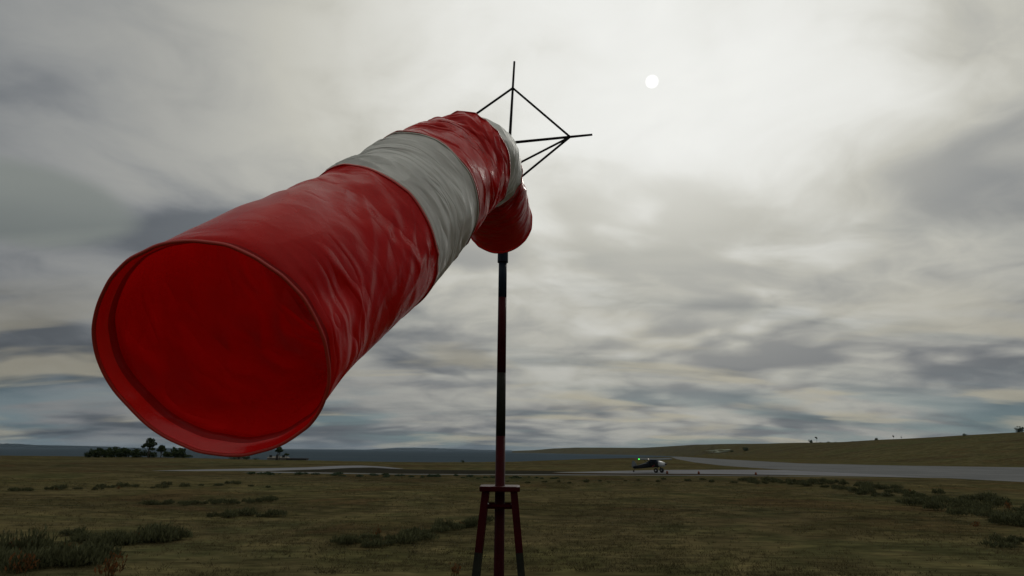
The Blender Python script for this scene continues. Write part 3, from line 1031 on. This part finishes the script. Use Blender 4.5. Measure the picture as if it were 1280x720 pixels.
ppos = (on_ground(820, 591) + on_ground(828.5, 591.2)) * .5
PH = -R(41)
hd = Vector((math.cos(PH), math.sin(PH), 0))
plane = empty('bush_plane', Vector((ppos.x, ppos.y, 0.02)) - hd * 1.1, PH)
plane.scale = (1.15, 1.15, 1.15)
tag(plane, 'small grey high wing taildragger aeroplane standing on the pale taxiway', 'aeroplane')


def sect(x, zc_, hw, hh, n=16, sq=3.0):
    out_ = []
    for k in range(n):
        a = 2 * math.pi * k / n
        c_, s_ = math.cos(a), math.sin(a)
        out_.append(Vector((x, math.copysign(abs(c_) ** (2 / sq), c_) * hw, zc_ + math.copysign(abs(s_) ** (2 / sq), s_) * hh)))
    return out_


mb = MB()
mb.loft([sect(1.05, 1.42, .50, .42), sect(.4, 1.42, .53, .48), sect(-.7, 1.36, .50, .48), sect(-1.4, 1.25, .40, .46), sect(-2.6, 1.02, .24, .36), sect(-3.8, .84, .11, .26), sect(-4.3, .80, .05, .20)])
body = mb.build('fuselage', DGREY, plane, smooth=True)
mb = MB()                       # raised grey top decking behind the cabin
mb.loft([sect(-.75, 1.72, .44, .20), sect(-1.5, 1.50, .33, .24), sect(-2.6, 1.22, .18, .20), sect(-3.7, .99, .08, .13)])
mb.build('top_decking', GREYP, plane, smooth=True)
mb = MB()
mb.loft([sect(2.18, 1.46, .24, .22, sq=2.2), sect(2.05, 1.46, .36, .33, sq=2.5), sect(1.6, 1.50, .45, .42), sect(1.04, 1.55, .51, .50)])
mb.build('cowling', SILVER, plane, smooth=True)
mb = MB(); mb.loft([sect(2.52, 1.46, .02, .02, sq=2), sect(2.36, 1.46, .12, .12, sq=2), sect(2.19, 1.46, .17, .17, sq=2)]); mb.build('spinner', DGREY, plane, smooth=True)
mb = MB()
for s in (-1, 1):
    mb.loft([[Vector((2.28, s * .1, 1.46 - .05)), Vector((2.32, s * .1, 1.46 + .05)), Vector((2.30, s * .1, 1.46 + .06)), Vector((2.26, s * .1, 1.46 - .04))],
             [Vector((2.25, s * .55, 1.46 - .09 + s * .25)), Vector((2.31, s * .55, 1.46 + .08 + s * .25)), Vector((2.29, s * .55, 1.46 + .09 + s * .25)), Vector((2.23, s * .55, 1.46 - .08 + s * .25))],
             [Vector((2.28, s * .98, 1.46 - .03 + s * .45)), Vector((2.30, s * .98, 1.46 + .04 + s * .45)), Vector((2.29, s * .98, 1.46 + .04 + s * .45)), Vector((2.27, s * .98, 1.46 - .03 + s * .45))]])
mb.build('propeller', BLACKM, plane)
mb = MB()                       # glazed cabin
mb.loft([sect(1.03, 1.72, .47, .24, sq=3.5), sect(.55, 1.98, .50, .26, sq=3.5), sect(-.6, 1.94, .48, .27, sq=3.5), sect(-1.3, 1.66, .36, .22, sq=3.5)])
mb.build('cabin_glazing', BLUEG, plane, smooth=True)
mb = MB()
for s in (-1, 1):
    for (x0, z0, x1, z1) in [(1.02, 1.80, .62, 2.2), (.05, 1.6, .02, 2.2), (-.75, 1.6, -.6, 2.15)]:
        mb.tube([(x0, s * .505, z0), (x1, s * .515, z1)], .035, 6)
mb.build('window_frame', DGREY, plane)


def airfoil(y, x0, chord, z, t):
    pts = [(0, 0), (.03, .35), (.12, .8), (.3, 1), (.6, .7), (1, .04), (.6, -.12), (.3, -.2), (.1, -.25), (.02, -.15)]
    return [Vector((x0 - u * chord, y, z + w * t)) for u, w in pts]


for s in (-1, 1):
    mb = MB()
    mb.loft([airfoil(s * .02, .75, 1.62, 2.24, .20), airfoil(s * 5.3, .75, 1.62, 2.32, .18), airfoil(s * 5.75, .68, 1.45, 2.33, .13), airfoil(s * 6.0, .45, 1.0, 2.35, .06)])
    w = mb.build('wing', GREYP, plane, smooth=False)
    mb = MB(); mb.tube([(.30, s * .50, 1.08), (.05, s * 2.7, 2.24)], .045, 8); mb.tube([(-.55, s * .48, 1.08), (-.55, s * 2.7, 2.22)], .035, 8); mb.build('wing_strut', DGREY, plane)
    mb = MB(); mb.tube([(.95, s * .40, 1.05), (.88, s * .95, .46)], [.07, .055], 8); mb.build('gear_leg', DGREY, plane)
    wt = empty('main_wheel', (.88, s * 1.05, .42)); wt.parent = plane
    mb = MB()
    prof = [(-.15, .22), (-.17, .32), (-.13, .40), (0, .42), (.13, .40), (.17, .32), (.15, .22)]
    mb.loft([[Vector((math.cos(q * 2 * math.pi / 24) * r_, y_, math.sin(q * 2 * math.pi / 24) * r_)) for q in range(24)] for y_, r_ in prof])
    mb.build('tyre', RUBBER, wt, smooth=True)
    mb = MB(); mb.tube([(0, -.175, 0), (0, .175, 0)], .13, 14); mb.build('rim', SILVER, wt)
    mb = MB()
    mb.loft([[Vector((x_, s * y_, z_)) for x_, z_ in ((-3.65, .97), (-3.72, 1.0), (-4.35, .99), (-4.35, .95), (-3.72, .95))] if False else
             [Vector((x0_, s * y_, .96)), Vector((x0_ - .06, s * y_, .99)), Vector((-4.4, s * y_, .98)), Vector((-4.4, s * y_, .95)), Vector((x0_ - .06, s * y_, .94))] for y_, x0_ in ((.05, -3.5), (1.1, -3.7), (1.45, -3.95))])
    mb.build('tailplane', DGREY, plane)
mb = MB()
fin = [(-3.35, 1.02), (-3.75, 1.55), (-4.0, 1.92), (-4.45, 1.95), (-4.62, 1.4), (-4.55, .80), (-4.2, .80)]
mb.loft([[Vector((x_, y_, z_)) for x_, z_ in fin] for y_ in (-.035, .035)])
mb.build('tail_fin', GREYP, plane)
twh = empty('tail_wheel', (-4.25, 0, .15)); twh.parent = plane
mb = MB(); mb.loft([[Vector((math.cos(q * 2 * math.pi / 16) * r_, y_, math.sin(q * 2 * math.pi / 16) * r_)) for q in range(16)] for y_, r_ in ((-.06, .08), (-.05, .14), (.05, .14), (.06, .08))]); mb.build('tyre', RUBBER, twh)
mb = MB(); mb.tube([(0, 0, 0), (.35, 0, .5)], .03, 6); mb.build('tail_spring', BLACKM, twh)
mb = MB()
mb.add([(.45, -.532, 1.34), (.25, -.534, 1.34), (-.25, -.53, 1.0), (-.02, -.53, 1.0)], [(0, 1, 2, 3)])
v0 = mb.v[:]
mb.add([(x_, y_ - .012, z_) for x_, y_, z_ in v0], [(3, 2, 1, 0), ])
mb.f += [[0, 4, 5, 1], [1, 5, 6, 2], [2, 6, 7, 3], [3, 7, 4, 0]]
mb.build('door_stripe', REDP, plane)
mb = MB(); mb.tube([(.50, -5.97, 2.36), (.34, -6.05, 2.36)], [.07, .07], 10); mb.build('navigation_light', NAVG, plane, smooth=True)
mb = MB(); mb.tube([(.78, -3.3, 2.37), (.70, -3.3, 2.37)], [.06, .07], 10); mb.build('landing_light', STROBE, plane)

# ------------------------------------------------------------------ windsock mast
MASTD = 6.6
SC = MASTD / 6.0
mx_a = az_of(625, 607)
base = Vector((MASTD * math.sin(mx_a), MASTD * math.cos(mx_a), 0))


def zpx(py, px=626):
    return EYE.z + MASTD * math.tan(elev_of(px, py))


NAVY = simple('navy black mast paint', (0.012, 0.020, 0.032), 0.42, var=0.2, scale=7, bump=0.1, spec=0.05)
MRED = simple('dark red mast paint', (0.028, 0.0015, 0.003), 0.42, var=0.25, scale=7, bump=0.12, spec=0.05)
MBLK = simple('black mast paint', (0.016, 0.017, 0.013), 0.45, var=0.25, scale=7, bump=0.12, spec=0.05)
WIRE = simple('black steel rod', (0.010, 0.010, 0.010), 0.5, var=0.2, scale=9, spec=0.05)
mast = empty('windsock_mast', base)
tag(mast, 'dark red and black banded steel mast on four legs under the windsock', 'mast')
T = zpx(607)
z_sock = zpx(318)


def pole_seg(z0, z1, r0_, r1_, m, name='pole_band'):
    mb = MB(); mb.tube([(0, 0, z0), (0, 0, (z0 + z1) / 2), (0, 0, z1)], [r0_ * SC, (r0_ + r1_) / 2 * SC, r1_ * SC], 20)
    return mb.build(name, m, mast, smooth=False)


zr = [0.0, zpx(545), zpx(466), zpx(372), zpx(328)]
rad = [0.050, 0.0435, 0.042, 0.0405, 0.040]
for i, m_ in enumerate((MRED, MBLK, MRED, NAVY)):
    o = pole_seg(zr[i], zr[i + 1], rad[i], rad[i + 1], m_)
    o.data.polygons.foreach_set('use_smooth', [len(p.vertices) == 4 for p in o.data.polygons])
    o['label'] = ('lower dark red band of the pole', 'black band of the pole', 'upper dark red band of the pole', 'navy top band of the pole')[i]
pole_seg(zpx(328), zpx(306), .052, .050, NAVY, 'collar')
# top plate and four legs
bm_r = Matrix.Rotation(R(6), 3, 'Z')
mb = MB()
n8 = 8
pl = .178 * SC
for z0_, z1_ in ((T - .048, T),):
    ring = [Vector((math.copysign(pl - (.03 if k % 2 else 0), sx), math.copysign(pl - (0 if k % 2 else .03), sy), 0)) for k, (sx, sy) in enumerate([(1, 1), (1, 1), (-1, 1), (-1, 1), (-1, -1), (-1, -1), (1, -1), (1, -1)])]
    ring = [ring[i] for i in (0, 1, 3, 2, 4, 5, 7, 6)]
    mb.loft([[v + Vector((0, 0, z0_)) for v in ring], [v + Vector((0, 0, z1_)) for v in ring]])
mb.build('top_plate', MRED, mast, bevel=.008)
leg_top, leg_base = .120 * SC, .475 * SC
zb = zpx(687)
for sx in (-1, 1):
    for sy in (-1, 1):
        def lp(z_):
            k = (T - z_) / T
            r_ = leg_top + (leg_base - leg_top) * k
            return Vector((sx * r_, sy * r_, z_))
        root = mast
        mb = MB(); mb.tube([lp(T - .045), lp(zb)], .044 * SC, 4, phase=R(45)); lg = mb.build('leg', MRED, mast)
        mb = MB(); mb.tube([lp(zb), lp(-.05)], .044 * SC, 4, phase=R(45)); mb.build('leg_black_section', MBLK, lg)
        mb = MB(); mb.box(lp(0.02) - Vector((0, 0, .0)), (.22, .22, .05)); mb.build('foot_plate', MBLK, lg)
for zq in (zpx(632), T * .55, T * .25):
    k = (T - zq) / T
    r_ = leg_top + (leg_base - leg_top) * k - .03
    for (x0, y0, x1, y1) in ((-1, -1, 1, -1), (-1, 1, 1, 1), (-1, -1, -1, 1), (1, -1, 1, 1)):
        mb = MB()
        d = Vector((x1 - x0, y1 - y0, 0)).normalized()
        mb.tube([Vector((x0 * r_, y0 * r_, zq)), Vector((x1 * r_, y1 * r_, zq))], .022, 4, phase=R(45))
        mb.build('crossbar', MRED if zq > zb else MBLK, mast)
# wind direction frame on top: three arms with braces
LEAN = Vector((.010, 0, 1))
zA, zT, zB = zpx(178.5, 629), zpx(110, 634), zpx(236, 629)


def ax(z_):
    k = max(0, z_ - zpx(318))
    return Vector((k * .045, 0, z_))


ARM = .625 * SC
mb = MB(); mb.tube([ax(zpx(308)), ax(zT), ax(zpx(77, 637))], [.024, .0132, .012], 10); mb.build('spindle', WIRE, mast)
thR = R(-13)
for a, alen in ((R(-13), .245), (R(201), .31), (R(92), .245)):
    dirv = Vector((math.cos(a), math.sin(a), 0))
    node = ax(zA) + dirv * ARM
    mb = MB(); mb.tube([ax(zA), node, node + dirv * alen], [.0165, .0143, .012], 8); ar = mb.build('arm', WIRE, mast)
    for zz in (zT, zpx(211, 629), zB):
        mb = MB(); mb.tube([ax(zz), node], .0127, 8); mb.build('brace', WIRE, ar)

# ------------------------------------------------------------------ windsock
FRED = fabric('red sock fabric', (0.66, 0.006, 0.005), (0.68, 0.004, 0.003), 0.27, 0.34, 0.26)
FWHT = fabric('white sock fabric', (0.69, 0.71, 0.68), (0.55, 0.56, 0.53), 0.5, 0.22, 0.15)
FHEM = fabric('red hem webbing', (0.66, 0.006, 0.006), (0.60, 0.004, 0.003), 0.24, 0.24, 0.5)
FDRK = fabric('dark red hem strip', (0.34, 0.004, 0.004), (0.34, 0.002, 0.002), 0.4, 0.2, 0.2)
FTAIL = fabric('shade darkened red tail cloth', (0.40, 0.005, 0.005), (0.4, 0.003, 0.002), 0.34, 0.08, 0.2)  # sock red darkened and made less translucent to stand for shade on the tail
SEAMR = fabric('red seam thread', (0.50, 0.03, 0.02), (0.3, 0.01, 0.01), 0.4, 0.1)
SEAMW = fabric('pale seam thread', (0.48, 0.47, 0.42), (0.3, 0.3, 0.26), 0.45, 0.1)

# control sections: param, image centre, depth, diameter
CS = [(0.0, 264, 445, 2.64, .960), (0.45, 357, 368, 3.08, .930), (1.0, 457, 305, 3.66, .895), (1.5, 491, 276, 3.98, .880), (2.0, 521, 249, 4.30, .862),
      (2.5, 549, 226, 4.68, .83), (3.0, 579, 207, 5.04, .765), (3.5, 598, 204, 5.40, .69), (4.0, 608, 220, 5.76, .625), (4.5, 617, 247, 6.08, .630), (5.0, 623.5, 275, 6.42, .665)]
ts = np.array([c[0] for c in CS])
pts3 = [at_depth(c[1], c[2], c[3]) for c in CS]
dia = np.array([c[4] for c in CS])


def crom(t, arr):
    """Catmull-Rom over the (non uniform) params, by finite-difference Hermite"""
    i = int(np.clip(np.searchsorted(ts, t, 'right') - 1, 0, len(ts) - 2))
    def slope(j):
        if j == 0: return (arr[1] - arr[0]) / (ts[1] - ts[0])
        if j == len(ts) - 1: return (arr[-1] - arr[-2]) / (ts[-1] - ts[-2])
        return (arr[j + 1] - arr[j - 1]) / (ts[j + 1] - ts[j - 1])
    h_ = ts[i + 1] - ts[i]
    u = (t - ts[i]) / h_
    return (arr[i] * (2 * u ** 3 - 3 * u ** 2 + 1) + slope(i) * h_ * (u ** 3 - 2 * u ** 2 + u) + arr[i + 1] * (-2 * u ** 3 + 3 * u ** 2) + slope(i + 1) * h_ * (u ** 3 - u ** 2))


def frame_at(t):
    c = crom(t, pts3)
    e = 0.02
    tg = (crom(min(5, t + e), pts3) - crom(max(0, t - e), pts3)).normalized()
    if t < 0.9:                      # the mouth ring hangs tilted, facing down and forward
        k = (1 - t / 0.9) ** 2
        v_ = (c - EYE).normalized()
        side = (rt - v_ * rt.dot(v_)).normalized()
        upv = side.cross(v_)
        mn = v_ * math.cos(R(38)) + (side * .68 + upv * .73) * math.sin(R(38))
        tg = (tg * (1 - k) + mn * k).normalized()
    if t > 4.2:
        k = (t - 4.2) / .8
        tg = (tg * (1 - k) + (tg * .25 + fwd * 1.0).normalized() * k).normalized()
    u = (rt - tg * rt.dot(tg)).normalized()
    return c, tg, u, tg.cross(u)


def wrinkle(t, th_):
    ct, st = math.cos(th_), math.sin(th_)
    amp = float(np.interp(t, [0, .10, .5, .8, 1.0, 1.05, 2, 2.05, 3, 3.05, 4, 4.2, 5], [.001, .003, .006, .012, .016, .021, .024, .030, .030, .022, .020, .014, .006]))
    amp *= 0.25 + 1.5 * max(0.0, min(1.0, 0.5 + 1.1 * noise.noise(Vector((ct * 1.1 + 5, st * 1.1, t * 2.2 + 3)))))
    v = Vector((ct * 1.3, st * 1.3, t * 4.6 + ct * .9 - st * .7))
    w1 = noise.noise(v)
    v2 = Vector((ct * 1.7 + 7, st * 1.7 + 3, t * 8.0 + st * 2.0 + ct * 1.2))
    w2 = 1 - 3.0 * abs(noise.noise(v2))
    v3 = Vector((ct * 3.6 + 2, st * 3.6, t * 14))
    w3 = noise.noise(v3)
    soft = noise.noise(Vector((ct * 1.2, st * 1.2, t * 1.9 + 11))) * (.030 if t < 1.1 else .014) * min(1, t / .25)
    fold = noise.noise(Vector((ct * 2.6 + t * 1.4, st * 2.6, t * 2.0 + 31))) * .034 * min(1, t / .2) * max(0, 1 - t / 1.2)
    rim = noise.noise(Vector((ct * 1.6 + 19, st * 1.6, 4))) * .016 * max(0, 1 - t / .3) + noise.noise(Vector((ct * 5 + 9, st * 5, 8))) * .005 * max(0, 1 - t / .2)
    return 0.55 * amp * (0.8 * w1 + 0.8 * w2 + 0.3 * w3) + 0.7 * soft + fold + rim


def sock_point(t, th_, extra=0.0):
    c, tg, u, w_ = frame_at(t)
    r_ = crom(t, dia) / 2
    L0 = t * 1.5                                   # metres from the mouth, near enough
    r_ += 0.010 * math.exp(-(L0 / .03) ** 2) - 0.016 * math.exp(-((L0 - .085) / .026) ** 2)
    for sb in (1, 2, 3, 4):
        r_ += .006 * math.exp(-((t - sb) / .02) ** 2)
    r_ += wrinkle(t, th_) + extra
    return c + (u * math.cos(th_) + w_ * math.sin(th_)) * r_


NTH = 220
sock_base = crom(5.0, pts3)
sock = empty('windsock', sock_base)
tag(sock, 'huge red and white banded cloth windsock with its round mouth facing forward', 'windsock')


def sock_band(name, t0, t1, nl, m, thick=None, label=None):
    vs_ = []
    for i in range(nl + 1):
        t = t0 + (t1 - t0) * i / nl
        for k in range(NTH):
            vs_.append(tuple(sock_point(t, 2 * math.pi * k / NTH) - sock_base))
    fs_ = [[i * NTH + k, (i + 1) * NTH + k, (i + 1) * NTH + (k + 1) % NTH, i * NTH + (k + 1) % NTH] for i in range(nl) for k in range(NTH)]
    o = link_mesh(name, vs_, fs_, m, sock, smooth=True)
    tt = [t0 + (t1 - t0) * i / nl for i in range(nl + 1)]
    at_ = o.data.attributes.new('sleeve', 'FLOAT_VECTOR', 'POINT')
    at_.data.foreach_set('vector', [q for t in tt for k in range(NTH) for q in (math.cos(6.283185 * k / NTH), math.sin(6.283185 * k / NTH), t)])
    ck = o.data.attributes.new('crinkle', 'FLOAT', 'POINT')
    cv = []
    for t in tt:
        a_ = float(np.interp(t, [0, .08, .3, .7, 1.0, 1.05, 1.5, 2, 2.05, 2.5, 3, 4, 4.3, 5], [.2, .50, .52, .5, .65, .9, .85, .9, 1.1, 1.25, 1.2, .8, .55, .3]))
        for k in range(NTH):
            th_ = 6.283185 * k / NTH
            cv.append(a_ * max(.15, min(1.25, .7 + 1.3 * noise.noise(Vector((math.cos(th_) * 1.2, math.sin(th_) * 1.2, t * 1.8 + 7))))))
    ck.data.foreach_set('value', cv)
    if label: o['label'] = label
    return o


sock_band('mouth_hem', 0.0, .042, 12, FHEM)
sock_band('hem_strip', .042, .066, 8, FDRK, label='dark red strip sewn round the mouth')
sock_band('fabric_band', .066, 1.0, 110, FRED, label='longest red band next to the open mouth')
sock_band('fabric_band', 1.0, 2.0, 110, FWHT, label='wide grey white band behind the first red band')
sock_band('fabric_band', 2.0, 3.0, 110, FRED, label='crinkled red band at the top of the bend')
sock_band('fabric_band', 3.0, 4.0, 90, FWHT, label='narrow white band folding over the bend')
sock_band('fabric_band', 4.0, 4.97, 80, FTAIL, label='red tail in painted shade hanging in front of the mast')
sock_band('tail_hem', 4.97, 5.0, 5, FHEM)


def ring_tube(name, t, rr, m, off=0.0, flat=1.0):
    n = 140
    vs_, fs_ = [], []
    q = 8
    for k in range(n):
        th_ = 2 * math.pi * k / n
        c, tg, u, w_ = frame_at(t)
        rad_ = u * math.cos(th_) + w_ * math.sin(th_)
        p = sock_point(t, th_, off)
        for j in range(q):
            b_ = 2 * math.pi * j / q
            vs_.append(tuple(p + rad_ * math.cos(b_) * rr * flat + tg * math.sin(b_) * rr - sock_base))
    for k in range(n):
        for j in range(q):
            k2, j2 = (k + 1) % n, (j + 1) % q
            fs_.append([k * q + j, k2 * q + j, k2 * q + j2, k * q + j2])
    return link_mesh(name, vs_, fs_, m, sock, smooth=True)


ring_tube('mouth_hoop', 0.004, .008, SEAMR)
ring_tube('seam', 1.0, .011, SEAMR, .002, .4)
ring_tube('seam', 1.018, .009, SEAMW, .002, .4)
ring_tube('seam', 2.0, .010, SEAMR, .002, .4)
ring_tube('seam', 1.982, .009, SEAMW, .002, .4)
ring_tube('seam', 3.0, .010, SEAMR, .002, .4)
ring_tube('seam', 4.0, .008, SEAMR, .003, .5)
ring_tube('tail_hoop', 4.995, .008, FHEM)
# ties that hold the cloth to the spindle (behind the sock)
mb = MB()
for t_, th_, z_ in ((3.0, 0.6, zA + .02), (4.0, 1.2, zpx(236, 629)), (4.95, 1.57, zpx(305))):
    best = min((sock_point(t_, q * .2) for q in range(32)), key=lambda p: (p - (base + ax(z_))).length)
    mb.tube([best - sock_base, base + ax(z_) - sock_base], .006, 6)
mb.build('tie_cord', WIRE, sock)

# ------------------------------------------------------------------ haze
hm, hnt, hout = new_mat('thin sea haze')
pv = N(hnt, 'ShaderNodeVolumePrincipled', Density=1.4e-5, Anisotropy=0.0)
pv.inputs['Color'].default_value = (0.62, 0.80, 1.0, 1)
hnt.links.new(pv.outputs[0], hout.inputs['Volume'])
mb = MB(); mb.box((0, 0, 120 - 10), (84000, 84000, 260))
hz = mb.build('haze', hm)
tag(hz, 'thin bluish haze over the sea and far hills', 'haze', kind='stuff')
